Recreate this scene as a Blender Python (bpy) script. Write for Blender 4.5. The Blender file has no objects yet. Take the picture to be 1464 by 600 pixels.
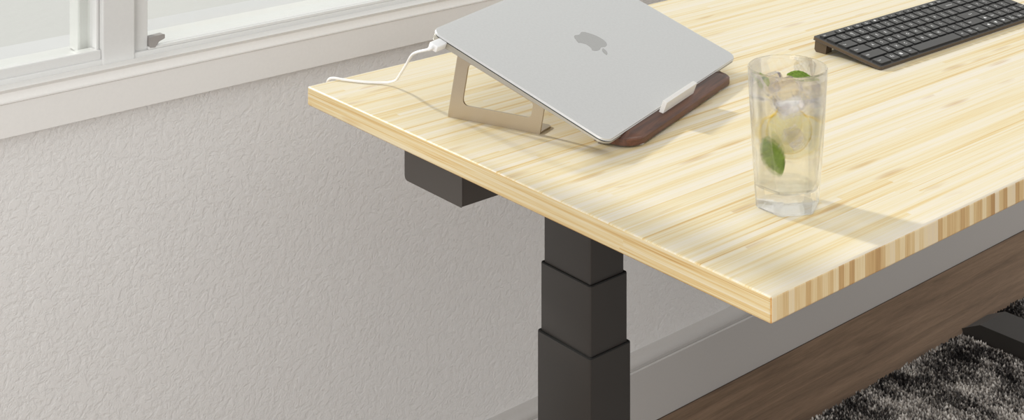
import bpy, bmesh, math, random
from mathutils import Vector, Matrix, noise
random.seed(7)
S = bpy.context.scene
C = S.collection

# ---------------------------------------------------------------- camera
cam = bpy.data.cameras.new('camera'); camo = bpy.data.objects.new('camera', cam); C.objects.link(camo)
camo.location = (0, 0, 1.288)
camo.rotation_euler = (math.radians(90), 0, -math.atan2(.67381754, .73889778))
cam.sensor_width = 36; cam.lens = 36*2019.9/1464
cam.shift_x = -(880-732)/1464; cam.shift_y = -(514+300)/1464
cam.clip_start = .02
S.camera = camo
# ---------------------------------------------------------------- light and exposure
S.view_settings.view_transform = 'Standard'; S.view_settings.look = 'None'
S.view_settings.gamma = 1; S.view_settings.use_curve_mapping = False
S.view_settings.exposure = 0.0
w = bpy.data.worlds.new('world'); S.world = w; w.use_nodes = True
wn = w.node_tree.nodes; wl = w.node_tree.links
bg = wn['Background']; bg.inputs['Color'].default_value = (1.0, .995, .985, 1); bg.inputs['Strength'].default_value = .93
sun = bpy.data.lights.new('sun', 'SUN'); suno = bpy.data.objects.new('sun', sun); C.objects.link(suno)
sd = Vector((.0526, -.2415, -.1045)).normalized()
suno.rotation_euler = sd.to_track_quat('-Z', 'Y').to_euler()
sun.energy = 3.4; sun.angle = math.radians(4.0); sun.color = (1, .975, .93)
def area(name, loc, to, size, power, col=(1, 1, 1)):
    a = bpy.data.lights.new(name, 'AREA'); o = bpy.data.objects.new(name, a); C.objects.link(o)
    a.shape = 'RECTANGLE'; a.size = size[0]; a.size_y = size[1]; a.energy = power; a.color = col
    o.location = loc; o.rotation_euler = (Vector(to)-Vector(loc)).to_track_quat('-Z', 'Y').to_euler()
    return o
area('fill_light_left', (-1.3, .1, 1.0), (1.3, 1.6, .35), (1.3, 1.0), 25, (1, .985, .965))  # unseen soft fill, added to bring room light in from the left
S.cycles.use_denoising = True
S.cycles.sample_clamp_indirect = 4
S.cycles.max_bounces = 16; S.cycles.transmission_bounces = 16; S.cycles.transparent_max_bounces = 24
S.cycles.caustics_refractive = True; S.cycles.caustics_reflective = True

# ---------------------------------------------------------------- material helpers
class NT:
    def __init__(s, name):
        s.m = bpy.data.materials.new(name); s.m.use_nodes = True
        s.n = s.m.node_tree.nodes; s.l = s.m.node_tree.links
        s.b = s.n['Principled BSDF']; s.out = s.n['Material Output']
    def node(s, t, **k):
        n = s.n.new(t)
        for a, v in k.items(): setattr(n, a, v)
        return n
    def set(s, n, **k):
        for a, v in k.items(): n.inputs[a].default_value = v
    def link(s, a, b): s.l.new(a, b)
    def coord(s, which='Object', scale=(1, 1, 1), loc=(0, 0, 0), rot=(0, 0, 0)):
        t = s.node('ShaderNodeTexCoord'); m = s.node('ShaderNodeMapping')
        m.inputs['Scale'].default_value = scale; m.inputs['Location'].default_value = loc; m.inputs['Rotation'].default_value = rot
        s.link(t.outputs[which], m.inputs['Vector']); return m.outputs[0]
    def noise(s, v, scale, detail=4, rough=.55, dist=0):
        n = s.node('ShaderNodeTexNoise'); n.inputs['Scale'].default_value = scale; n.inputs['Detail'].default_value = detail
        n.inputs['Roughness'].default_value = rough; n.inputs['Distortion'].default_value = dist
        s.link(v, n.inputs['Vector']); return n.outputs['Fac']
    def ramp(s, f, stops, interp='LINEAR'):
        r = s.node('ShaderNodeValToRGB'); cr = r.color_ramp; cr.interpolation = interp
        while len(cr.elements) > 1: cr.elements.remove(cr.elements[-1])
        cr.elements[0].position = stops[0][0]; cr.elements[0].color = (*stops[0][1], 1) if len(stops[0][1]) == 3 else stops[0][1]
        for p, c in stops[1:]:
            e = cr.elements.new(p); e.color = (*c, 1)
        s.link(f, r.inputs[0]); return r.outputs[0]
    def math(s, op, a, b=None):
        n = s.node('ShaderNodeMath', operation=op)
        for i, x in enumerate((a, b)):
            if x is None: continue
            if isinstance(x, (int, float)): n.inputs[i].default_value = x
            else: s.link(x, n.inputs[i])
        return n.outputs[0]
    def mix(s, f, a, b, mode='MIX'):
        n = s.node('ShaderNodeMix', data_type='RGBA', blend_type=mode)
        for i, x in ((0, f), (6, a), (7, b)):
            if isinstance(x, (int, float)): n.inputs[i].default_value = x
            elif isinstance(x, tuple): n.inputs[i].default_value = (*x, 1)
            else: s.link(x, n.inputs[i])
        return n.outputs[2]
    def bump(s, h, strength, dist):
        n = s.node('ShaderNodeBump'); n.inputs['Strength'].default_value = strength; n.inputs['Distance'].default_value = dist
        s.link(h, n.inputs['Height']); s.link(n.outputs[0], s.b.inputs['Normal']); return n
def srgb(r, g, b):
    f = lambda c: (c/255/12.92 if c <= 10 else ((c/255+.055)/1.055)**2.4)
    return (f(r), f(g), f(b))
def plain(name, col, rough=.5, metal=0, bump=None, spec=None):
    t = NT(name); t.b.inputs['Base Color'].default_value = (*col, 1); t.b.inputs['Roughness'].default_value = rough
    t.b.inputs['Metallic'].default_value = metal
    if spec is not None: t.b.inputs['Specular IOR Level'].default_value = spec
    n = t.noise(t.coord(scale=(1, 1, 1)), 260, 2)
    c = t.mix(.5, col, t.mix(n, tuple(x*.94 for x in col), tuple(min(1, x*1.06) for x in col)))
    t.link(c, t.b.inputs['Base Color'])
    if bump: t.bump(t.noise(t.coord(), bump[0], 3), bump[1], bump[2])
    return t.m

def mat_stucco():
    t = NT('stucco_wall')
    co = t.coord()
    d = t.node('ShaderNodeTexNoise'); d.inputs['Scale'].default_value = 60; t.link(co, d.inputs['Vector'])
    v = t.mix(.012, co, d.outputs['Color'], 'ADD')
    a = t.noise(v, 135, 4, .6, .3); b = t.noise(co, 380, 3, .6)
    h = t.ramp(a, [(.36, (0, 0, 0)), (.56, (1, 1, 1)), (.75, (.85, .85, .85))])
    hh = t.math('ADD', h, t.math('MULTIPLY', b, .35))
    t.bump(hh, .38, .0017)
    big = t.noise(co, 3, 2)
    t.link(t.mix(big, (.72, .708, .69), (.755, .743, .725)), t.b.inputs['Base Color'])
    t.b.inputs['Roughness'].default_value = .82
    return t.m
def bamboo(name, along, strip, stops, knots=True, streak=(2.2, 170), cellamt=.45, bumpd=.00015):
    """along: 0 = grain along X, 1 = along Y, 2 = along Z; across index of strip"""
    t = NT(name); tc = t.node('ShaderNodeTexCoord'); sep = t.node('ShaderNodeSeparateXYZ'); t.link(tc.outputs['Object'], sep.inputs[0])
    ax = sep.outputs[along[0]]; ac = sep.outputs[along[1]]; th = sep.outputs[3-along[0]-along[1]]
    cell = t.math('FLOOR', t.math('DIVIDE', ac, strip))
    wn_ = t.node('ShaderNodeTexWhiteNoise', noise_dimensions='1D'); t.link(cell, wn_.inputs['W'])
    seg = t.math('FLOOR', t.math('ADD', t.math('DIVIDE', ax, 1.1), t.math('MULTIPLY', wn_.outputs['Value'], 7.3)))
    cv = t.node('ShaderNodeCombineXYZ'); t.link(cell, cv.inputs[0]); t.link(seg, cv.inputs[1])
    w2 = t.node('ShaderNodeTexWhiteNoise', noise_dimensions='2D'); t.link(cv.outputs[0], w2.inputs['Vector'])
    sv = t.node('ShaderNodeCombineXYZ')
    t.link(t.math('ADD', t.math('MULTIPLY', ax, streak[0]), t.math('MULTIPLY', w2.outputs['Value'], 31)), sv.inputs[0])
    t.link(t.math('MULTIPLY', ac, streak[1]), sv.inputs[1]); t.link(t.math('MULTIPLY', th, streak[1]*.4), sv.inputs[2])
    s1 = t.noise(sv.outputs[0], 1.0, 5, .62, .25)
    s2 = t.noise(sv.outputs[0], 3.1, 3, .6, .1)
    f = t.math('ADD', t.math('MULTIPLY', s1, 1-cellamt), t.math('MULTIPLY', w2.outputs['Value'], cellamt*.55))
    f = t.math('ADD', f, t.math('MULTIPLY', t.math('SUBTRACT', s2, .5), .35))
    f = t.math('ADD', f, .11)
    col = t.ramp(f, stops)
    if knots:
        kv = t.node('ShaderNodeCombineXYZ'); t.link(t.math('MULTIPLY', ax, 17), kv.inputs[0]); t.link(t.math('MULTIPLY', ac, 95), kv.inputs[1])
        vo = t.node('ShaderNodeTexVoronoi'); vo.inputs['Scale'].default_value = 1; t.link(kv.outputs[0], vo.inputs['Vector'])
        gate = t.node('ShaderNodeSeparateColor'); t.link(vo.outputs['Color'], gate.inputs[0])
        g = t.math('LESS_THAN', gate.outputs[0], .06)
        k = t.ramp(vo.outputs['Distance'], [(0, (1, 1, 1)), (.25, (.7, .7, .7)), (.55, (0, 0, 0))])
        k2 = t.math('MULTIPLY', t.math('MULTIPLY', k, g), t.ramp(s2, [(.38, (.15, .15, .15)), (.60, (.9, .9, .9))]))
        col = t.mix(k2, col, (.50, .29, .085))
    t.link(col, t.b.inputs['Base Color'])
    t.b.inputs['Roughness'].default_value = .42; t.b.inputs['Specular IOR Level'].default_value = .35
    t.bump(s1, .25, bumpd)
    return t.m
TOP = [(.27, srgb(180, 136, 76)), (.36, srgb(206, 172, 112)), (.44, srgb(218, 197, 148)), (.53, srgb(222, 209, 176)), (.66, srgb(224, 215, 198))]
EDGE = [(.32, srgb(158, 114, 60)), (.41, srgb(192, 154, 96)), (.50, srgb(207, 180, 128)), (.60, srgb(214, 195, 152)), (.76, srgb(219, 207, 180))]
FRONT = [(.18, srgb(176, 136, 88)), (.32, srgb(202, 166, 114)), (.44, srgb(220, 192, 142)), (.58, srgb(232, 212, 170)), (.78, srgb(222, 204, 184))]
def mat_floor():
    t = NT('dark_wood_floor'); tc = t.node('ShaderNodeTexCoord'); sep = t.node('ShaderNodeSeparateXYZ'); t.link(tc.outputs['Object'], sep.inputs[0])
    pl = t.math('DIVIDE', t.math('ADD', sep.outputs[1], .032), .19); cell = t.math('FLOOR', pl)
    wn_ = t.node('ShaderNodeTexWhiteNoise', noise_dimensions='1D'); t.link(cell, wn_.inputs['W'])
    sv = t.node('ShaderNodeCombineXYZ'); t.link(t.math('ADD', t.math('MULTIPLY', sep.outputs[0], 3.), t.math('MULTIPLY', wn_.outputs['Value'], 19)), sv.inputs[0])
    t.link(t.math('MULTIPLY', sep.outputs[1], 38), sv.inputs[1])
    s1 = t.noise(sv.outputs[0], 1, 5, .6, .8); s2 = t.noise(t.coord(scale=(30, 420, 1)), 1, 3, .7)
    f = t.math('ADD', t.math('MULTIPLY', s1, .7), t.math('MULTIPLY', s2, .3))
    col = t.ramp(f, [(.3, srgb(86, 66, 47)), (.45, srgb(116, 93, 71)), (.6, srgb(138, 113, 89)), (.75, srgb(160, 134, 108))])
    fr = t.math('FRACT', pl); seam = t.math('LESS_THAN', fr, .012)
    col = t.mix(seam, col, srgb(48, 34, 25))
    t.link(col, t.b.inputs['Base Color']); t.b.inputs['Roughness'].default_value = .55
    t.bump(f, .35, .0006)
    return t.m
def mat_rug():
    t = NT('rug_yarn'); co = t.coord()
    a = t.noise(co, 9, 4, .7, .6); b = t.noise(t.coord(scale=(210, 210, 1)), 1, 1, .5)
    st = t.noise(t.coord(scale=(60, 14, 1)), 1, 3, .6)
    f = t.math('ADD', t.math('MULTIPLY', a, .55), t.math('ADD', t.math('MULTIPLY', b, .42), t.math('MULTIPLY', st, .25)))
    col = t.ramp(f, [(.51, srgb(34, 32, 32)), (.58, srgb(88, 85, 83)), (.65, srgb(175, 170, 164)), (.73, srgb(238, 234, 228))])
    t.link(col, t.b.inputs['Base Color']); t.b.inputs['Roughness'].default_value = .95
    t.b.inputs['Specular IOR Level'].default_value = .1
    return t.m
def mat_walnut():
    t = NT('walnut'); co = t.coord(scale=(9, 110, 110))
    f = t.noise(co, 1, 5, .6, 1.2)
    t.link(t.ramp(f, [(.3, srgb(52, 30, 20)), (.5, srgb(86, 52, 36)), (.7, srgb(112, 70, 48))]), t.b.inputs['Base Color'])
    t.b.inputs['Roughness'].default_value = .38; return t.m
def mat_brushed(name, col, rough, metal, scale):
    t = NT(name); f = t.noise(t.coord(scale=scale), 1, 3, .6)
    t.link(t.mix(f, tuple(c*.93 for c in col), tuple(min(1, c*1.07) for c in col)), t.b.inputs['Base Color'])
    t.b.inputs['Roughness'].default_value = rough; t.b.inputs['Metallic'].default_value = metal; return t.m
def mat_pane():
    t = NT('window_glass'); tr = t.node('ShaderNodeBsdfTransparent'); gl = t.node('ShaderNodeBsdfGlossy'); gl.inputs['Roughness'].default_value = .02
    fr = t.node('ShaderNodeFresnel'); fr.inputs[0].default_value = 1.45; ge = t.node('ShaderNodeNewGeometry')
    fac = t.math('MULTIPLY', fr.outputs[0], t.math('SUBTRACT', 1.0, ge.outputs['Backfacing'])); mx = t.node('ShaderNodeMixShader')
    n = t.noise(t.coord(), 8, 2); tr.inputs[0].default_value = (.97, .98, .97, 1)
    t.link(t.ramp(n, [(0, (.96, .97, .96)), (1, (.98, .99, .98))]), tr.inputs[0])
    t.link(fac, mx.inputs[0]); t.link(tr.outputs[0], mx.inputs[1]); t.link(gl.outputs[0], mx.inputs[2]); t.link(mx.outputs[0], t.out.inputs[0])
    return t.m
def mat_clear(name, ior, tint, rough, transp, bumps=None):
    """clear glass / liquid / ice: refracting body blended with straight-through transparency"""
    t = NT(name); g = t.node('ShaderNodeBsdfGlass'); g.inputs['IOR'].default_value = ior; g.inputs['Roughness'].default_value = rough
    g.inputs['Color'].default_value = (*tint, 1)
    tr = t.node('ShaderNodeBsdfTransparent'); tr.inputs[0].default_value = (*tint, 1); mx = t.node('ShaderNodeMixShader'); mx.inputs[0].default_value = transp
    t.link(g.outputs[0], mx.inputs[1]); t.link(tr.outputs[0], mx.inputs[2]); t.link(mx.outputs[0], t.out.inputs[0])
    if bumps:
        b = t.node('ShaderNodeBump'); b.inputs['Strength'].default_value = bumps[1]; b.inputs['Distance'].default_value = bumps[2]
        t.link(t.noise(t.coord(), bumps[0], 3), b.inputs['Height']); t.link(b.outputs[0], g.inputs['Normal'])
    return t.m
M = dict(
    wall=mat_stucco(),
    white=plain('white_trim_paint', (.66, .65, .63), .4),
    base=plain('grey_baseboard_paint', (.50, .485, .465), .38),
    vinyl=plain('white_window_vinyl', (.66, .66, .645), .3),
    apron=plain('window_apron_paint', (.78, .765, .735), .6, bump=(400, .15, .0004)),
    stone=plain('pale_outdoor_render', (.50, .50, .49), .9, bump=(25, .4, .004)),
    ledge=plain('white_outdoor_ledge', (.56, .56, .57), .6),
    latch=plain('grey_latch_plastic', (.30, .28, .265), .5),
    top=bamboo('bamboo_top', (0, 1), .0075, TOP, cellamt=.30, streak=(1.6, 190)),
    side=bamboo('bamboo_side', (1, 2), .0056, EDGE, streak=(3.0, 260), cellamt=.15),
    front=bamboo('bamboo_front', (2, 0), .0074, FRONT, knots=False, streak=(6, 420), cellamt=.78),
    skin=bamboo('bamboo_skin', (0, 2), .004, [(.3, srgb(190, 135, 70)), (.7, srgb(222, 176, 108))], knots=False, streak=(4, 200)),
    black=plain('black_powder_coat', (.030, .0265, .0235), .42, bump=(1800, .08, .0001), spec=.5),
    collar=plain('black_guide_collar', (.006, .006, .006), .7),
    box=plain('dark_grey_plastic', (.075, .066, .058), .5),
    floor=mat_floor(), rug=mat_rug(), walnut=mat_walnut(),
    alu=mat_brushed('silver_aluminium', (.66, .66, .655), .38, .55, (300, 300, 300)),
    alubase=mat_brushed('shaded_base_aluminium', (.46, .43, .37), .34, .7, (40, 900, 900)),  # silver base metal darkened and browned, its side shade put into the colour
    gap=plain('black_rubber_seal', (.02, .02, .02), .6),
    logo=plain('mirror_logo', (.46, .45, .44), .08, 1),
    stand=mat_brushed('brushed_stand_metal', (.50, .425, .325), .38, .75, (40, 900, 900)),
    tab=plain('white_stop_plastic', (.80, .78, .75), .6, bump=(700, .25, .0004)),
    cable=plain('white_cable', (.86, .86, .86), .45),
    clearfoot=plain('pale_rubber', (.75, .74, .72), .4),
    kbd=plain('keyboard_case', (.050, .048, .046), .5),
    kbside=plain('keyboard_side', (.085, .058, .036), .35),
    keyside=plain('shaded_keycap_side', (.012, .012, .012), .6),  # key sides painted near black, their shade put into the colour
    key=plain('keycap', (.066, .064, .062), .55),
    legend=plain('white_legend', (.85, .85, .85), .6),
    window=mat_pane(),
    glass=mat_clear('tumbler_glass', 1.45, (.998, .998, .996), 0, .42),
    drink=mat_clear('lemonade', 1.33, (.995, .985, .94), 0, .60),
    ice=mat_clear('ice', 1.33, (.93, .92, .945), .0, .03, (110, .5, .002)),
)
def mat_leaf():
    t = NT('mint_leaf'); f = t.noise(t.coord(), 420, 3)
    t.link(t.ramp(f, [(.3, srgb(104, 136, 40)), (.6, srgb(152, 182, 66)), (.8, srgb(190, 208, 116))]), t.b.inputs['Base Color'])
    t.b.inputs['Roughness'].default_value = .5; t.bump(t.noise(t.coord(), 500, 2), .6, .0005); return t.m
def mat_pulp():
    t = NT('lemon_flesh'); co = t.coord(); sep = t.node('ShaderNodeSeparateXYZ'); t.link(co, sep.inputs[0])
    a = t.math('ARCTAN2', sep.outputs[2], sep.outputs[0])
    s = t.math('ABSOLUTE', t.math('SINE', t.math('MULTIPLY', a, 4.5)))
    c = t.ramp(s, [(0, srgb(250, 246, 228)), (.14, srgb(250, 244, 220)), (.3, srgb(246, 234, 178)), (1, srgb(248, 238, 190))])
    t.link(c, t.b.inputs['Base Color']); t.b.inputs['Roughness'].default_value = .35; t.bump(t.noise(co, 300, 2), .5, .0008)
    t.b.inputs['Subsurface Weight'].default_value = .3; t.b.inputs['Subsurface Radius'].default_value = (.01, .01, .005)
    return t.m
M['leaf'] = mat_leaf(); M['pulp'] = mat_pulp(); M['rind'] = plain('lemon_rind', srgb(236, 200, 40), .5)

# ---------------------------------------------------------------- object helpers
def obj(name, me, mat, parent=None, **props):
    if isinstance(me, bmesh.types.BMesh):
        bm = me; me = bpy.data.meshes.new(name); bmesh.ops.recalc_face_normals(bm, faces=bm.faces); bm.to_mesh(me); bm.free()
    o = bpy.data.objects.new(name, me); C.objects.link(o)
    for m_ in (mat if isinstance(mat, (list, tuple)) else [mat]): me.materials.append(m_)
    if parent: o.parent = parent
    for k, v in props.items(): o[k] = v
    return o
def thing(name, label, cat, loc=(0, 0, 0), rot=(0, 0, 0), group=None):
    o = bpy.data.objects.new(name, None); C.objects.link(o); o.empty_display_size = .02
    o.location = loc; o.rotation_euler = rot; o['label'] = label; o['category'] = cat
    if group: o['group'] = group
    return o
def box(x0, x1, y0, y1, z0, z1, bev=0, seg=2, bm=None):
    own = bm is None
    b = bmesh.new()
    bmesh.ops.create_cube(b, size=1)
    for v in b.verts: v.co = Vector((x0+(v.co.x+.5)*(x1-x0), y0+(v.co.y+.5)*(y1-y0), z0+(v.co.z+.5)*(z1-z0)))
    if bev: bmesh.ops.bevel(b, geom=list(b.edges), offset=bev, segments=seg, profile=.5, affect='EDGES')
    if own: return b
    me = bpy.data.meshes.new('t'); b.to_mesh(me); b.free(); bm.from_mesh(me); bpy.data.meshes.remove(me); return bm
def boxes(lst, bev=0):
    bm = bmesh.new()
    for l in lst: box(*l, bev=bev, bm=bm)
    return bm
def prism(poly, axis, a0, a1, bev=0, holes=None):
    """extrude polygon (list of 2-tuples) along axis ('x','y','z')"""
    bm = bmesh.new()
    mk = dict(x=lambda p, a: (a, p[0], p[1]), y=lambda p, a: (p[0], a, p[1]), z=lambda p, a: (p[0], p[1], a))[axis]
    def ring(pl, a): 
        vs = [bm.verts.new(mk(p, a)) for p in pl]
        return vs, [bm.edges.new((vs[i], vs[(i+1) % len(vs)])) for i in range(len(vs))]
    loops = [poly]+(holes or [])
    if not holes:
        r0 = [bm.verts.new(mk(p, a0)) for p in poly]; r1 = [bm.verts.new(mk(p, a1)) for p in poly]
        bm.faces.new(r0); bm.faces.new(r1)
        for i in range(len(poly)): bm.faces.new((r0[i], r0[(i+1) % len(poly)], r1[(i+1) % len(poly)], r1[i]))
    else:
        rr = []
        for a in (a0, a1):
            es = []; cur = []
            for pl in loops:
                vs, e = ring(pl, a); es += e; cur.append(vs)
            bmesh.ops.triangle_fill(bm, use_beauty=True, use_dissolve=True, edges=es); rr.append(cur)
        for A, B in zip(rr[0], rr[1]):
            for i in range(len(A)): bm.faces.new((A[i], A[(i+1) % len(A)], B[(i+1) % len(A)], B[i]))
    if bev:
        bm.normal_update()
        es = [e for e in bm.edges if e.is_manifold and e.calc_face_angle(0) > .6]
        bmesh.ops.bevel(bm, geom=es, offset=bev, segments=2, profile=.5, affect='EDGES')
    return bm
def rpoly(pts, r, seg=6):
    """round the corners of a polygon; r = number or list"""
    out = []; n = len(pts)
    for i, p in enumerate(pts):
        rr = r[i] if isinstance(r, (list, tuple)) else r
        p = Vector(p); a = (Vector(pts[i-1])-p); b = (Vector(pts[(i+1) % n])-p)
        if rr <= 0: out.append(tuple(p)); continue
        ang = a.angle(b); d = rr/math.tan(ang/2); A = p+a.normalized()*d; B = p+b.normalized()*d
        c = p+(a.normalized()+b.normalized()).normalized()*(rr/math.sin(ang/2))
        v0 = A-c; v1 = B-c; th = v0.angle_signed(v1)
        for k in range(seg+1):
            q = v0.copy(); q.rotate(Matrix.Rotation(-th*k/seg, 2)); out.append(tuple(c+q))
    return out
def smooth(o, ang=35):
    me = o.data
    for p in me.polygons: p.use_smooth = True
    bm = bmesh.new(); bm.from_mesh(me)
    for e in bm.edges:
        if len(e.link_faces) == 2: e.smooth = e.calc_face_angle(0) < math.radians(ang)
    bm.to_mesh(me); bm.free(); return o
def tube(pts, r, sides=12, cap=True, sub=8):
    P = [Vector(p) for p in pts]; path = []
    for i in range(len(P)-1):
        p0 = P[max(i-1, 0)]; p1 = P[i]; p2 = P[i+1]; p3 = P[min(i+2, len(P)-1)]
        for k in range(sub):
            t = k/sub
            path.append(.5*((2*p1)+(-p0+p2)*t+(2*p0-5*p1+4*p2-p3)*t*t+(-p0+3*p1-3*p2+p3)*t**3))
    path.append(P[-1]); bm = bmesh.new(); rings = []; up = Vector((0, 0, 1))
    for i, p in enumerate(path):
        d = (path[min(i+1, len(path)-1)]-path[max(i-1, 0)]).normalized()
        x = d.cross(up); x = x.normalized() if x.length > .05 else d.cross(Vector((0, 1, 0))).normalized()
        if rings and x.dot(px) < 0: x = -x
        px = x; y = d.cross(x).normalized()
        rr = r(i/(len(path)-1)) if callable(r) else r
        rings.append([bm.verts.new(p+rr*(math.cos(a)*x+math.sin(a)*y)) for a in (2*math.pi*k/sides for k in range(sides))])
    for a, b in zip(rings, rings[1:]):
        for k in range(sides): bm.faces.new((a[k], a[(k+1) % sides], b[(k+1) % sides], b[k]))
    if cap: bm.faces.new(rings[0]); bm.faces.new(rings[-1])
    return bm
def struct(name, bm, mat): return obj(name, bm, mat, kind='structure')

DZ = .743                                            # desk top height
# ================================================================ setting
YW = 1.695
struct('floor', box(-2.2, 5.5, -2.0, YW+.02, -.05, 0), M['floor'])
struct('wall_back', boxes([(-2.2, 5.5, YW, 1.79, 0, .735), (-2.2, 5.5, YW, 1.79, 2.12, 2.9),
                           (-2.2, -.55, YW, 1.79, .735, 2.12), (3.1, 5.5, YW, 1.79, .735, 2.12)]), M['wall'])
# baseboard: moulded profile along X
prof = [(YW, 0), (1.6805, 0), (1.6805, .094), (1.682, .0965), (1.6835, .0965), (1.6835, .100), (1.6815, .1015),
        (1.682, .106), (1.685, .112), (1.690, .118), (YW, .1205)]
smooth(struct('baseboard_back', prism(prof, 'x', -2.2, 5.5), M['base']), 30)
# window casing below the glass: apron board with a stepped and rounded cap
apr = [(YW+.01, .7135), (1.680, .7135), (1.680, .7520), (1.6785, .7532), (1.6785, .7548), (1.6805, .7560), (1.683, .7600), (1.6835, .7640), (1.681, .7670),
       (1.6805, .7685), (1.682, .7690), (1.706, .7690), (YW+.01, .7600)]
smooth(struct('trim_1', prism(apr, 'x', -.62, 3.17), M['apron']), 25)
struct('trim_2', boxes([(-.63, -.55, 1.68, YW+.005, .72, 2.2), (3.1, 3.18, 1.68, YW+.005, .72, 2.2), (-.63, 3.18, 1.68, YW+.005, 2.12, 2.2)], .004), M['white'])
# window: fixed frame, post, panes
wf = struct('window_1', boxes([
    (-.55, 3.1, 1.700, 1.785, .735, .7755),           # bottom rail
    (-.55, 3.1, 1.698, 1.785, 2.08, 2.12), (-.55, -.50, 1.700, 1.785, .7755, 2.08), (3.05, 3.1, 1.700, 1.785, .7755, 2.08),
    (.7005, .741, 1.698, 1.775, .762, 2.08),          # post
    ], .0015), M['vinyl'])
# sliding sash on the left
obj('window_sash', boxes([(-.50, .7005, 1.703, 1.722, .766, .7868), (.6965, .7003, 1.708, 1.722, .786, 2.08), (-.50, -.46, 1.703, 1.728, .7915, 2.08), (-.50, .7005, 1.703, 1.728, 2.04, 2.08)], .001), M['vinyl'], wf)
obj('window_sash', boxes([(.7411, .7612, 1.706, 1.745, .770, 2.08)], .0012), M['vinyl'], wf)
obj('window_frame', boxes([(.6890, .7040, 1.745, 1.775, .7755, 2.08)], .002), M['vinyl'], wf)
obj('window_bead', boxes([(.76, 3.05, 1.7005, 1.706, .7755, .7790), (.76, 3.05, 1.712, 1.722, .7755, .7775)], .0006), M['vinyl'], wf)
lt = rpoly([(.7614, .7690+.0095), (.7614, .7690+.0215), (.7805, .7690+.0225), (.7805, .7690+.0175), (.7730, .7690+.0150), (.7680, .7690+.0085)], .0012, 3)
obj('window_latch', prism(lt, 'y', 1.700, 1.712, .0005), M['latch'], wf)
obj('window_pane', boxes([(-.48, .690, 1.712, 1.716, .785, 2.05)]), M['window'], wf, kind='structure')
obj('window_pane', boxes([(.755, 3.06, 1.724, 1.728, .772, 2.09)]), M['window'], wf, kind='structure')
struct('trim_3', boxes([(-.55, 3.1, 1.775, 1.86, .70, .7700)], .003), M['ledge'])      # outside ledge
struct('ground', box(-6, 9, 1.80, 12, .10, .15), M['stone'])

# ================================================================ rug
def rug():
    bm = bmesh.new(); x0, x1, y0, y1 = 1.15, 3.6, -.9, 1.487
    box(x0, x1, y0, y1, 0, .006, bm=bm)
    me = bpy.data.meshes.new('rug'); bm.to_mesh(me); bm.free()
    vs = [tuple(v.co) for v in me.vertices]; fs = [tuple(p.vertices) for p in me.polygons]
    rnd = random.Random(3); st = .0042
    X0, X1, Y0, Y1 = 1.66, 2.75, 1.02, 1.499
    nx = int((X1-X0)/st); ny = int((Y1-Y0)/st)
    for i in range(nx):
        for j in range(ny):
            x = X0+(i+rnd.random())*st; y = Y0+(j+rnd.random()*.9)*st
            if 2.229 < x < 2.319 and y < 1.498: continue
            if y < 1.10+(2.0-x)*.9 - .12 and x < 2.0: continue
            h = .009+.005*rnd.random(); a = rnd.random()*6.283; le = .0014*rnd.random()
            r = .0023+.0007*rnd.random(); b = len(vs)
            for k in range(3): vs.append((x+r*math.cos(a+k*2.094), y+r*math.sin(a+k*2.094), .004))
            tx, ty = x+le*math.cos(a*3), y+le*math.sin(a*3)
            for k in range(3): vs.append((tx+r*.92*math.cos(a+k*2.094), ty+r*.92*math.sin(a+k*2.094), h*.75))
            vs.append((tx+le*.5*math.cos(a*3), ty+le*.5*math.sin(a*3), h))
            for k in range(3):
                k2 = (k+1) % 3
                fs.append((b+k, b+k2, b+3+k2, b+3+k)); fs.append((b+3+k, b+3+k2, b+6))
    m2 = bpy.data.meshes.new('rug'); m2.from_pydata(vs, [], fs); m2.update()
    o = obj('rug', m2, M['rug'])
    o['label'] = 'mottled black and grey shaggy rug on the dark wood floor under the desk'; o['category'] = 'rug'
    return o
rug()

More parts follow.
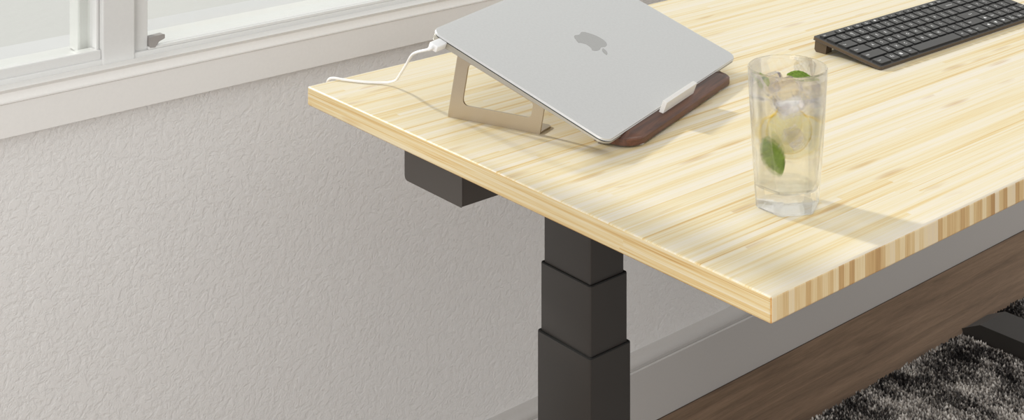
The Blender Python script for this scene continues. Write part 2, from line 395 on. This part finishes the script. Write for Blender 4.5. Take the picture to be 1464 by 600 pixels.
# ================================================================ desk
X0, X1, Y0, Y1 = .8857, 2.372, .7795, 1.5305; TH = .0232
desk = thing('standing_desk', 'light bamboo-topped desk on black telescoping steel legs', 'desk', (X0, Y0, 0))
def L(bm):                                           # world-built mesh into desk space
    bmesh.ops.translate(bm, verts=bm.verts, vec=(-X0, -Y0, 0)); return bm
bm = box(X0, X1, Y0, Y1, DZ-TH, DZ, .0022, 3)
bm.normal_update()
for f in bm.faces:
    n = f.normal; c = f.calc_center_median()
    f.material_index = 0
    if abs(n.x) > .75: f.material_index = 1
    elif n.y < -.75 or n.y > .75: f.material_index = 2
    elif n.z < .6: f.material_index = 3
top = obj('desktop', L(bm), [M['top'], M['side'], M['front'], M['skin']], desk)
def leg(xc, back, name='leg_column'):
    """three nested rectangular tubes, the widest at the bottom"""
    yc = 1.1475
    segs = [('outer_tube', .0582, .0872, .06, .539), ('middle_tube', .0527, .0822, .30, .613), ('inner_tube', .0484, .0765, .40, DZ-TH-.004)]
    root = obj(name, L(box(xc-.0482/2+.004, xc+.0484/2-.004, yc-.034, yc+.034, .066, .70)), M['black'], desk)
    for n, wx, wy, z0, z1 in segs:
        # hollow tube with rounded corners and an open rim
        def ring(h): return rpoly([(xc-wx/2+h, yc-wy/2+h), (xc+wx/2-h, yc-wy/2+h), (xc+wx/2-h, yc+wy/2-h), (xc-wx/2+h, yc+wy/2-h)], max(.0022-h, .0006), 3)
        o = obj(n, L(prism(ring(0), 'z', z0, z1, holes=[ring(.0012)])), M['black'], root); smooth(o, 40)
        if n != 'inner_tube': obj('guide_collar', L(prism(ring(.0004), 'z', z1-.004, z1+.0012, holes=[ring(.00255 if n == 'outer_tube' else .0020)])), M['collar'], root)
    # foot
    w2 = .0415; xf = xc+ (0 if back else 0)
    ya, yb = .80, 1.497
    zt = .036; zb = .006
    side = [(ya, .016), (ya+.038, zt), (yb-.038, zt), (yb, .0165), (yb-.004, zb), (ya+.004, zb)]
    foot = obj('foot', L(prism(side, 'x', xf-w2, xf+w2, .0012)), M['black'], desk)
    obj('foot_plate', L(box(xc-.036, xc+.036, yc-.056, yc+.056, zt-.001, .066, .003)), M['black'], desk)
    obj('top_bracket', L(box(xc-.034, xc+.034, .83, 1.225, DZ-TH-.006, DZ-TH, .0005)), M['black'], desk)
leg(1.0, False); leg(2.274, True)
obj('crossbar', L(boxes([(1.02, 2.26, 1.085, 1.11, DZ-TH-.036, DZ-TH-.006), (1.02, 2.26, 1.185, 1.21, DZ-TH-.036, DZ-TH-.006)], .001)), M['black'], desk)
# control box hanging under the rear left of the top
cb = prism(rpoly([(1.273, .6590), (1.3850, .6590), (1.3850, DZ-TH+.0002), (1.273, DZ-TH+.0002)], [.0015, .005, 0, 0], 4), 'x', .930, 1.18, .0006)
obj('control_box', L(cb), M['box'], desk, label='dark grey control box under the desktop')

# ================================================================ laptop on its stand
TILT = math.radians(21.4); YAW = math.radians(19.53)
FX, FY = .99863, 1.10844
def lap_frame(name, label, cat, z, tilt):
    return thing(name, label, cat, (FX, FY, z), (tilt, 0, YAW))
LW, LD = .347, .2425
lap = lap_frame('laptop', 'closed silver laptop with a mirrored fruit logo, propped on a tilted stand', 'laptop', .759, TILT)
# local: x along the front edge, y towards the hinge, z out of the lid (lid top = 0)
def slab(z0, z1, zb0=None, r=.0125, inset=0, bev=.001, wedge=None):
    poly = rpoly([(inset, inset), (LW-inset, inset), (LW-inset, LD-inset), (inset, LD-inset)], r, 10)
    bm = prism(poly, 'z', z0, z1)
    if wedge:
        for v in bm.verts:
            if abs(v.co.z-z0) < 1e-6: v.co.z = z0-wedge*v.co.y/LD
    bm.normal_update()
    if bev:
        es = [e for e in bm.edges if e.is_manifold and e.calc_face_angle(0) > .9]
        bmesh.ops.bevel(bm, geom=es, offset=bev, segments=3, profile=.6, affect='EDGES')
    return bm
lid = smooth(obj('lid', slab(-.0022, 0, bev=.0007), M['alu'], lap), 50)
smooth(obj('base', slab(-.0054, -.0037, bev=.0004, wedge=.0052), M['alubase'], lap, label='thin wedge-shaped silver base'), 50)
obj('seal', slab(-.0039, -.0021, inset=.0007, r=.0118, bev=0), M['gap'], lap)
# logo
PATH = "M12.152 6.896c-.948 0-2.415-1.078-3.96-1.04-2.04.027-3.91 1.183-4.961 3.014-2.117 3.675-.546 9.103 1.519 12.09 1.013 1.454 2.208 3.09 3.792 3.039 1.52-.065 2.09-.987 3.935-.987 1.831 0 2.35.987 3.96.948 1.637-.026 2.676-1.48 3.676-2.948 1.156-1.688 1.636-3.325 1.662-3.415-.039-.013-3.182-1.221-3.22-4.857-.026-3.04 2.48-4.494 2.597-4.559-1.429-2.09-3.623-2.324-4.39-2.376-2-.156-3.675 1.09-4.61 1.09z M15.53 3.83c.843-1.012 1.4-2.427 1.245-3.83-1.207.052-2.662.805-3.532 1.818-.78.896-1.454 2.338-1.273 3.714 1.338.104 2.715-.688 3.559-1.701z"
import re
def svg_loops(path):
    loops = []
    for sub in path.split('M')[1:]:
        i = sub.index('c'); x, y = [float(v) for v in re.findall(r'-?\d*\.?\d+', sub[:i])]
        nums = [float(v) for v in re.findall(r'-?\d*\.\d+|-?\d+', sub[i+1:])]
        pts = [(x, y)]
        for k in range(0, len(nums)-5, 6):
            c = nums[k:k+6]; p0 = (x, y); p1 = (x+c[0], y+c[1]); p2 = (x+c[2], y+c[3]); p3 = (x+c[4], y+c[5])
            for s in range(1, 7):
                t = s/6; a = (1-t)**3; b = 3*t*(1-t)**2; d = 3*t*t*(1-t); e = t**3
                pts.append((a*p0[0]+b*p1[0]+d*p2[0]+e*p3[0], a*p0[1]+b*p1[1]+d*p2[1]+e*p3[1]))
            x, y = p3
        if (Vector(pts[0])-Vector(pts[-1])).length < .02: pts.pop()
        loops.append(pts)
    return loops
bm = bmesh.new()
for lp in svg_loops(PATH):
    pts = [(.1765-(x-12)*.00205, .0975+y*.00198) for x, y in lp]
    es0 = []
    r0 = [bm.verts.new((x, y, -.0002)) for x, y in pts]; r1 = [bm.verts.new((x, y, .00012)) for x, y in pts]
    n = len(pts); bm.faces.new(r1); bm.faces.new(r0)
    for i in range(n): bm.faces.new((r0[i], r0[(i+1) % n], r1[(i+1) % n], r1[i]))
bmesh.ops.triangulate(bm, faces=[f for f in bm.faces if len(f.verts) > 4])
obj('logo', bm, M['logo'], lid, label='mirror-finish fruit emblem')

# --- stand: frame local x along u, y back (v), z up, on the desk
st = thing('laptop_stand', 'champagne metal laptop stand with a dark walnut front rest, under the laptop', 'laptop stand', (FX, FY, DZ), (0, 0, YAW))
tn = math.tan(TILT)
def under(v, off=.0002): return .0160 - (.0052+.0052*max(v, 0)/LD)/math.cos(TILT) + v*tn - off   # height of the laptop underside above the desk
def side_panel(u0, flip):
    t = .0022
    vb0, vb1 = .0975, .2205
    ztop = lambda v: under(v)-.0020
    lean = -.19
    # top corners: on the line under the laptop
    def topc(vb):
        z = .05
        for _ in range(20): z = ztop(vb+lean*z)
        return (vb+lean*z, z)
    a, b = topc(vb0), topc(vb1)
    outer = rpoly([(vb0, 0.0001), (vb1, 0.0001), b, a], [.0008, .003, .001, .001], 3)
    w = .0145
    def inner(vb, z): return (vb+lean*z, z)
    s = tn
    i0 = inner(vb0+w, .0165); i1 = inner(vb1-w-.002, .0165)
    p2 = inner(vb1-w-.002, b[1]-.018); p3 = inner(vb0+w, a[1]-.0105+.0025)
    hole = rpoly([i0, i1, p2, p3], [.0055, .0065, .005, .004], 5)
    o = obj('side_panel', prism(outer, 'x', u0-t/2, u0+t/2, holes=[hole]), M['stand'], st); smooth(o, 30)
    s_ = -1 if flip else 1
    fl = rpoly([(u0, vb0), (u0+s_*.0265, vb0), (u0+s_*.0265, vb1), (u0, vb1)], [0, .006, .006, 0], 5)
    obj('foot_flange', prism(fl, 'z', 0.0001, .0022), M['stand'], st)
side_panel(.0250, False); side_panel(LW-.0250, True)
# sloping plate carrying the laptop
pl = [(.0, under(.0)), (.0, under(.0)-.0018), (.219, under(.219)-.0018), (.219, under(.219))]
pl = [(v, z) for v, z in pl]
obj('top_plate', prism([(.012, under(.012)), (.012, under(.012)-.002), (.176, under(.176)-.002), (.176, under(.176))], 'x', .0239, LW-.0239, .0003), M['stand'], st)
# walnut front rest
bm = bmesh.new()
outl = rpoly([(.0300, -.0190), (.2990, -.0190), (.2990, .034), (.0300, .034)], [.022, .024, .004, .004], 10)
zt = lambda v: min(.0128, under(v)-.0004) if v < .004 else min(.0128+ (v-.004)*tn, under(v)-.0004)
zt = lambda v: max(.0095, min(.0132, under(v)-.0006)) if v < .004 else under(v)-.0022
lo = [bm.verts.new((u, v, .0022)) for u, v in outl]
md = [bm.verts.new((u+(.0013 if u < .15 else -.0013)*0, v, zt(v)-.0012)) for u, v in outl]
cu = sum(p[0] for p in outl)/len(outl); cv = .008
hi = [bm.verts.new((cu+(u-cu)*.992, v+(.0014 if v < .0 else 0), zt(v+(.0014 if v < 0 else 0)))) for u, v in outl]
bm.faces.new(lo); n = len(outl)
for a, b in ((lo, md), (md, hi)):
    for i in range(n): bm.faces.new((a[i], a[(i+1) % n], b[(i+1) % n], b[i]))
# top cap as strips between left and right halves
f = bm.faces.new(hi); bmesh.ops.triangulate(bm, faces=[f])
smooth(obj('front_rest', bm, M['walnut'], st, label='dark walnut front rest with rounded ends'), 30)
# stop tab, leaning with the laptop
bm = box(.1190, .2000, -.0068, -.0014, -.006, .0128, .0004, 2)
bmesh.ops.rotate(bm, verts=bm.verts, cent=(0, 0, 0), matrix=Matrix.Rotation(TILT, 3, 'X'))
bmesh.ops.translate(bm, verts=bm.verts, vec=(0, -.0015, .0150))
obj('stop_tab', bm, M['tab'], st, label='white stop tab holding the laptop edge')
for u in (.0520, .2570):
    for v in (-.0125, .024):
        b = bmesh.new(); bmesh.ops.create_cone(b, cap_ends=True, segments=20, radius1=.0045, radius2=.004, depth=.0024)
        bmesh.ops.translate(b, verts=b.verts, vec=(u, v, .0012+.0001)); smooth(obj('rubber_foot', b, M['clearfoot'], st), 40)

# ================================================================ charging cable
cab = thing('charging_cable', 'white charging cable from the laptop side over the desk back edge', 'cable', (FX, FY, DZ))
Rz = Matrix.Rotation(YAW, 3, 'Z'); Rl = Rz @ Matrix.Rotation(TILT, 3, 'X')
def lapw(x, y, z): return Rl @ Vector((x, y, z)) + Vector((0, 0, .016))       # laptop space -> cable space
bm = box(-.0195, -.0002, -.0058, .0058, -.0038, .0038, .0013, 3)
bmesh.ops.rotate(bm, verts=bm.verts, cent=(0, 0, 0), matrix=Rl)
bmesh.ops.translate(bm, verts=bm.verts, vec=lapw(0, .2235, -.0062))
smooth(obj('plug', bm, M['cable'], cab), 40)
e0 = lapw(-.019, .2235, -.0062); e1 = lapw(-.027, .2237, -.0068)
W = lambda x, y, z: Vector((x-FX, y-FY, z-DZ))
cz = DZ+.0019
cp = [e0, e1, W(.9060, 1.3320, .8215), W(.9200, 1.367, .7990), W(.9390, 1.4120, .7700), W(.9550, 1.4420, .7560), W(.9600, 1.4650, cz+.0022), W(.9540, 1.4790, cz), W(.9445, 1.4905, cz), W(.9360, 1.5040, cz), W(.9285, 1.5180, cz+.0002), W(.9225, 1.5290, cz+.0008),
      W(.9195, 1.5350, cz-.001), W(.9185, 1.5385, cz-.006), W(.925, 1.5400, .731), W(.96, 1.5410, .728), W(1.10, 1.542, .727), W(1.25, 1.542, .727)]
smooth(obj('cord', tube(cp, .00155), M['cable'], cab), 60)
smooth(obj('strain_relief', tube([e0, (e0+e1)/2, e1], lambda t: .0030-.0010*t), M['cable'], cab), 60)

# ================================================================ keyboard
KX, KY = 1.4546, 1.0968; KW, KD, KT = .3885, .1115, .0044; KTILT = math.atan(.150)
kb = thing('keyboard', 'thin black full-size keyboard with white legends, raised at the back', 'keyboard', (KX, KY, DZ+.0002), (KTILT, 0, 0))
bm = prism(rpoly([(0, 0), (KW, 0), (KW, KD), (0, KD)], .0025, 4), 'z', 0, KT, .0007)
bm.normal_update()
for f in bm.faces: f.material_index = 0 if f.normal.z > .7 else 1
obj('case', bm, [M['kbd'], M['kbside']], kb)
# rear riser bar (world-flat underside)
ct, sn = math.cos(KTILT), math.sin(KTILT)
def flat(v): return -v*math.tan(KTILT)+.0002         # local z of the desk plane at local y
ri = [(.0905, 0.0002), (.0905, flat(.0905)), (.106, flat(.106)), (.109, flat(.109)+.003), (.1095, 0.0002)]
b = prism(ri, 'x', .003, .016, .0004); b2 = prism(ri, 'x', KW-.016, KW-.003, .0004)
obj('riser_foot', b, M['kbside'], kb); obj('riser_foot', b2, M['kbside'], kb)
obj('battery_bar', prism([(.0975, 0.0002), (.0975, flat(.0975)+.004), (.106, flat(.106)+.003), (.109, flat(.109)+.005), (.1095, 0.0002)], 'x', .016, KW-.016, .0004), M['kbd'], kb)
P = .0190; GX = .0030
keymeshes = {}
def key_mesh(wu, h):
    k = (round(wu, 3), round(h, 4))
    if k not in keymeshes:
        w_ = wu*P-.0034; bm = prism(rpoly([(0, 0), (w_, 0), (w_, h), (0, h)], .0012, 3), 'z', 0, .0028)
        bm.normal_update()
        for v in bm.verts:
            if v.co.z > .001: v.co.x = w_/2+(v.co.x-w_/2)*(1-.0007/w_); v.co.y = h/2+(v.co.y-h/2)*(1-.0007/h)
        bmesh.ops.recalc_face_normals(bm, faces=bm.faces)
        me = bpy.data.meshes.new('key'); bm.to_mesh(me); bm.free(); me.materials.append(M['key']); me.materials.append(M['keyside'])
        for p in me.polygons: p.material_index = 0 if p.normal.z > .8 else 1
        keymeshes[k] = me
    return keymeshes[k]
tcache = {}
def text_mesh(s, size):
    if (s, size) not in tcache:
        cu_ = bpy.data.curves.new('legend', 'FONT'); cu_.body = s; cu_.size = size; cu_.extrude = 0.00002; cu_.space_line = .85
        cu_.align_x = 'CENTER'; cu_.align_y = 'CENTER'; cu_.resolution_u = 2
        o = bpy.data.objects.new('legend', cu_); C.objects.link(o)
        bpy.context.view_layer.update()
        me = bpy.data.meshes.new_from_object(o.evaluated_get(bpy.context.evaluated_depsgraph_get()))
        bpy.data.objects.remove(o); me.materials.clear(); me.materials.append(M['legend']); tcache[(s, size)] = me
    return tcache[(s, size)]
def windows_mesh():
    return boxes([(-.0022, -.0002, -.0022, -.0002, 0, .00003), (.0002, .0022, -.0022, -.0002, 0, .00003), (-.0022, -.0002, .0002, .0022, 0, .00003), (.0002, .0022, .0002, .0022, 0, .00003)])
N5 = ['Home', 'End']
rows = []
FN = [('Esc', 1.6)]+[(s, 1) for s in ('◖', '◗', '☼', '☀', '●', '✻', '▸', '◂', '▪', '⌕', '⌂', '⌦')]+[('PrtSc', 1.4), ('Ins', 1)]+[('▦', 1), ('▤', 1), ('▥', 1), ('', 1)]
rows.append((FN, .0112-.0030))
rows.append(([('~\n`', 1), ('!\n1', 1), ('@\n2', 1), ('#\n3', 1), ('$\n4', 1), ('%\n5', 1), ('^\n6', 1), ('&\n7', 1), ('*\n8', 1), ('(\n9', 1), (')\n0', 1), ('_\n-', 1), ('+\n=', 1), ('Backspace', 2), ('Del', 1), ('Num', 1), ('/', 1), ('*', 1), ('-', 1)], None))
rows.append(([('Tab', 1.5)]+[(c, 1) for c in 'QWERTYUIOP']+[('{\n[', 1), ('}\n]', 1), ('|\n\\', 1.5), ('Home', 1), ('7', 1), ('8\n▴', 1), ('9', 1), ('+', 1)], None))
rows.append(([('Caps', 1.75)]+[(c, 1) for c in 'ASDFGHJKL']+[(':\n;', 1), ('"\n\'', 1), ('Enter', 2.25), ('PgUp', 1), ('4\n◂', 1), ('5', 1), ('6\n▸', 1), ('', 1)], None))
rows.append(([('Shift', 2.15)]+[(c, 1) for c in 'ZXCVBNM']+[('<\n,', 1), ('>\n.', 1), ('?\n/', 1), ('Shift', 1.85), ('▲', 1), ('PgDn', 1), ('1', 1), ('2\n▾', 1), ('3', 1), ('Enter', 1)], None))
rows.append(([('Ctrl', 1.33), ('Fn', 1), ('WIN', 1), ('Alt', 1), ('', 5.27), ('Alt', 1), ('▤', 1), ('Ctrl', 1.4), ('◀', 1), ('▼', 1), ('▶', 1), ('0\nIns', 1), ('.\nDel', 1), ('', 1)], None))
far = bmesh.new(); RH = .0188; nk = 0
ytop = KD-.0042
y = ytop
for ri_, (row, hh) in enumerate(rows):
    h = hh or (RH-.0034)
    pitch = h+.0034
    y -= pitch
    x = GX
    if ri_ == 0: y += .0010
    for s, wu in row:
        w_ = wu*P-.0034
        gx = x+.0015
        out = (ri_ == 0 and x > GX+16.5*P) or (ri_ == 1 and x > GX+17.5*P) or (ri_ == 2 and x > GX+18.5*P)
        me = key_mesh(wu, h)
        if out:
            t_ = me.copy(); t_.transform(Matrix.Translation((gx, y+.0002, KT))); far.from_mesh(t_); bpy.data.meshes.remove(t_)
        else:
            k = bpy.data.objects.new('key', me); C.objects.link(k); k.parent = kb; k.location = (gx, y+.0002, KT-.0001)
            nk += 1
            if s == 'WIN': obj('legend', windows_mesh(), M['legend'], k).location = (w_*.45, h*.5, .0028)
            elif s:
                if len(s) > 2 and '\n' not in s: sz = .0034
                elif '\n' in s: sz = .0048
                else: sz = .0062
                if ri_ == 0: sz = .0034 if len(s) > 2 else .005
                lg = bpy.data.objects.new('legend', text_mesh(s, sz)); C.objects.link(lg); lg.parent = k
                lx = w_*.5
                if len(s) > 2 and '\n' not in s and wu > 1.2: lx = .0060 if s not in ('Backspace', 'Enter') else w_*.6
                lg.location = (lx, h*.5, .00282)
        x += wu*P
obj('key', far, [M['key'], M['keyside']], kb, kind='stuff')
print('keys', nk)

# ================================================================ glass of lemonade
GXc, GYc = 1.0419, .896
cdir = Vector((-GXc, -GYc, 0)).normalized(); rdir = Vector((GYc, -GXc, 0)).normalized()
thc = math.atan2(-GYc, -GXc)
RB, RT, HG, NF = .0315, .0386, .1345, 6
def R_out(th, z, d=0):
    R = RB+(RT-RB)*z/HG - d
    a0 = (RB-d)*math.cos(math.pi/NF)*1.03; ztop = .100; Rt = RB+(RT-RB)*ztop/HG-d
    ap = a0+(Rt-a0)*(z/ztop)
    ph = (th-thc+math.radians(12)) % (2*math.pi/NF)-math.pi/NF
    return min(R, ap/math.cos(ph)) if z < ztop+.02 else R
def ringpts(z, d, n=96, sc=1):
    return [((R_out(2*math.pi*k/n, z, d)*sc)*math.cos(2*math.pi*k/n), (R_out(2*math.pi*k/n, z, d)*sc)*math.sin(2*math.pi*k/n), z) for k in range(n)]
def loft(rings, capa=True, capb=True):
    bm = bmesh.new(); rv = [[bm.verts.new(p) for p in r] for r in rings]; n = len(rings[0])
    for a, b in zip(rv, rv[1:]):
        for k in range(n): bm.faces.new((a[k], a[(k+1) % n], b[(k+1) % n], b[k]))
    if capa: bm.faces.new(rv[0])
    if capb: bm.faces.new(rv[-1])
    return bm
ZI = .0200
WALL = .0022
rings = [ringpts(.0001, .0025), ringpts(.0006, .0008), ringpts(.002, 0)]
zs = [.002+(HG-.0035)*i/40 for i in range(1, 41)]
rings += [ringpts(z, 0) for z in zs]
rings += [ringpts(HG-.0005, .0004), ringpts(HG, .0011), ringpts(HG-.0005, .0018)]
zi = [ZI+.004+(HG-.002-ZI-.004)*i/36 for i in range(36, -1, -1)]
rings += [ringpts(z, WALL+.0012*max(0, (1-z/.1))) for z in zi]
rings += [ringpts(ZI+.001, WALL+.0024), ringpts(ZI, WALL+.005)]
tum = thing('drinking_glass', 'tall clear faceted tumbler of iced lemonade near the desk front', 'glass', (GXc, GYc, DZ))
smooth(obj('tumbler', loft(rings), M['glass'], tum), 20)
ZL = .1125
din = lambda z: WALL+.0012*max(0, (1-z/.1))+.00015
lr = [ringpts(ZI+.0002, WALL+.0052), ringpts(ZI+.0012, WALL+.0026)]+[ringpts(z, din(z)) for z in [ZI+.004+(ZL-ZI-.004)*i/30 for i in range(31)]]
lem = smooth(obj('lemonade', loft(lr), M['drink']), 20)
lem.location = (GXc, GYc, DZ); lem['label'] = 'pale yellow lemonade filling the tumbler'; lem['category'] = 'drink'; lem['kind'] = 'stuff'
def gpos(px, py, dep=0):
    """position in the glass: px right, dep towards the viewer, py up (metres)"""
    v = rdir*px+cdir*dep; return Vector((GXc+v.x, GYc+v.y, DZ+py))
def ice(pos, size, rot, label, seed):
    bm = bmesh.new(); bmesh.ops.create_cube(bm, size=size)
    bmesh.ops.bevel(bm, geom=list(bm.edges), offset=size*.2, segments=4, profile=.5, affect='EDGES')
    bmesh.ops.subdivide_edges(bm, edges=[e for e in bm.edges if e.calc_length() > size*.3], cuts=3, use_grid_fill=True)
    for v in bm.verts:
        n = noise.noise_vector(v.co/size*1.7+Vector((seed*3.1, seed, 0))); v.co += n*size*.085
    o = smooth(obj('ice_cube', bm, M['ice']), 60)
    o.location = pos; o.rotation_euler = rot; o['label'] = label; o['category'] = 'ice cube'; o['group'] = 'ice cubes in the tumbler'
ice(gpos(.0000, .1080, .008), .0275, (.6, .75, thc+.3), 'large clear ice cube in the middle of the lemonade surface', 1)
ice(gpos(.0195, .1080, -.010), .0200, (.2, .3, thc+.9), 'ice cube floating at the right side of the glass', 2)
ice(gpos(-.0140, .1110, -.016), .0200, (.3, -.2, thc+.2), 'ice cube floating at the left behind the large middle one', 3)
ice(gpos(.0060, .0700, .008), .0150, (.5, .5, thc+.5), 'small ice cube sunk halfway down against the lemon slice', 4)
# lemon slice
lem_r = .0225
def disc(r0, r1, th, n=64):
    bm = bmesh.new()
    a = [bm.verts.new((r1*math.cos(t), -th/2, r1*math.sin(t))) for t in (2*math.pi*k/n for k in range(n))]
    b = [bm.verts.new((r1*math.cos(t), th/2, r1*math.sin(t))) for t in (2*math.pi*k/n for k in range(n))]
    for k in range(n): bm.faces.new((a[k], a[(k+1) % n], b[(k+1) % n], b[k]))
    if r0 == 0: bm.faces.new(a); bm.faces.new(b)
    else:
        c = [bm.verts.new((r0*math.cos(t), -th/2, r0*math.sin(t))) for t in (2*math.pi*k/n for k in range(n))]
        d = [bm.verts.new((r0*math.cos(t), th/2, r0*math.sin(t))) for t in (2*math.pi*k/n for k in range(n))]
        for k in range(n):
            k2 = (k+1) % n
            bm.faces.new((c[k], c[k2], a[k2], a[k])); bm.faces.new((d[k], d[k2], b[k2], b[k])); bm.faces.new((c[k], c[k2], d[k2], d[k]))
    return bm
ls = thing('lemon_slice', 'round lemon slice standing upright in the drink', 'lemon slice', gpos(.0015, .0700, -.006), (0, .1, thc+math.pi/2+.15))
obj('flesh', disc(0, lem_r-.0012, .0028), M['pulp'], ls); obj('rind', disc(lem_r-.0012, lem_r, .0034), M['rind'], ls)
# mint leaves
def leaf(pos, rot, ln, wd, label, curl=.25):
    n, m = 18, 7; bm = bmesh.new(); g = []
    for i in range(n+1):
        t = i/n; hw = wd/2*math.sin(math.pi*min(1, t*.96+.02))**.8*(1+.10*(i % 2)); row = []
        for j in range(-m//2+1, m//2+1):
            s = j/(m//2); z = curl*ln*(t-.5)**2*-1+.10*wd*abs(s)+.012*wd*math.sin(t*40)
            row.append(bm.verts.new((ln*(t-.5), hw*s, z)))
        g.append(row)
    for a, b in zip(g, g[1:]):
        for k in range(len(a)-1): bm.faces.new((a[k], a[k+1], b[k+1], b[k]))
    r = bmesh.ops.solidify(bm, geom=bm.faces[:], thickness=.0004)
    o = smooth(obj('mint_leaf', bm, M['leaf']), 60); o.location = pos; o.rotation_euler = rot
    o['label'] = label; o['category'] = 'mint leaf'; o['group'] = 'mint leaves in the tumbler'
leaf(gpos(.0110, .1265, .004), (.25, .1, thc+math.pi/2+.1), .0235, .0135, 'bright green mint leaf lying on top of the ice near the rim')
leaf(gpos(-.0125, .0530, .0135), (math.pi/2-.1, 1.15, thc+math.pi/2-.35), .0370, .0200, 'large sunken mint leaf low at the left front of the glass', .1)
leaf(gpos(-.0205, .1205, .004), (.9, .95, thc+math.pi/2), .0190, .0050, 'thin curled mint sprig poking up at the left inside of the rim', .5)
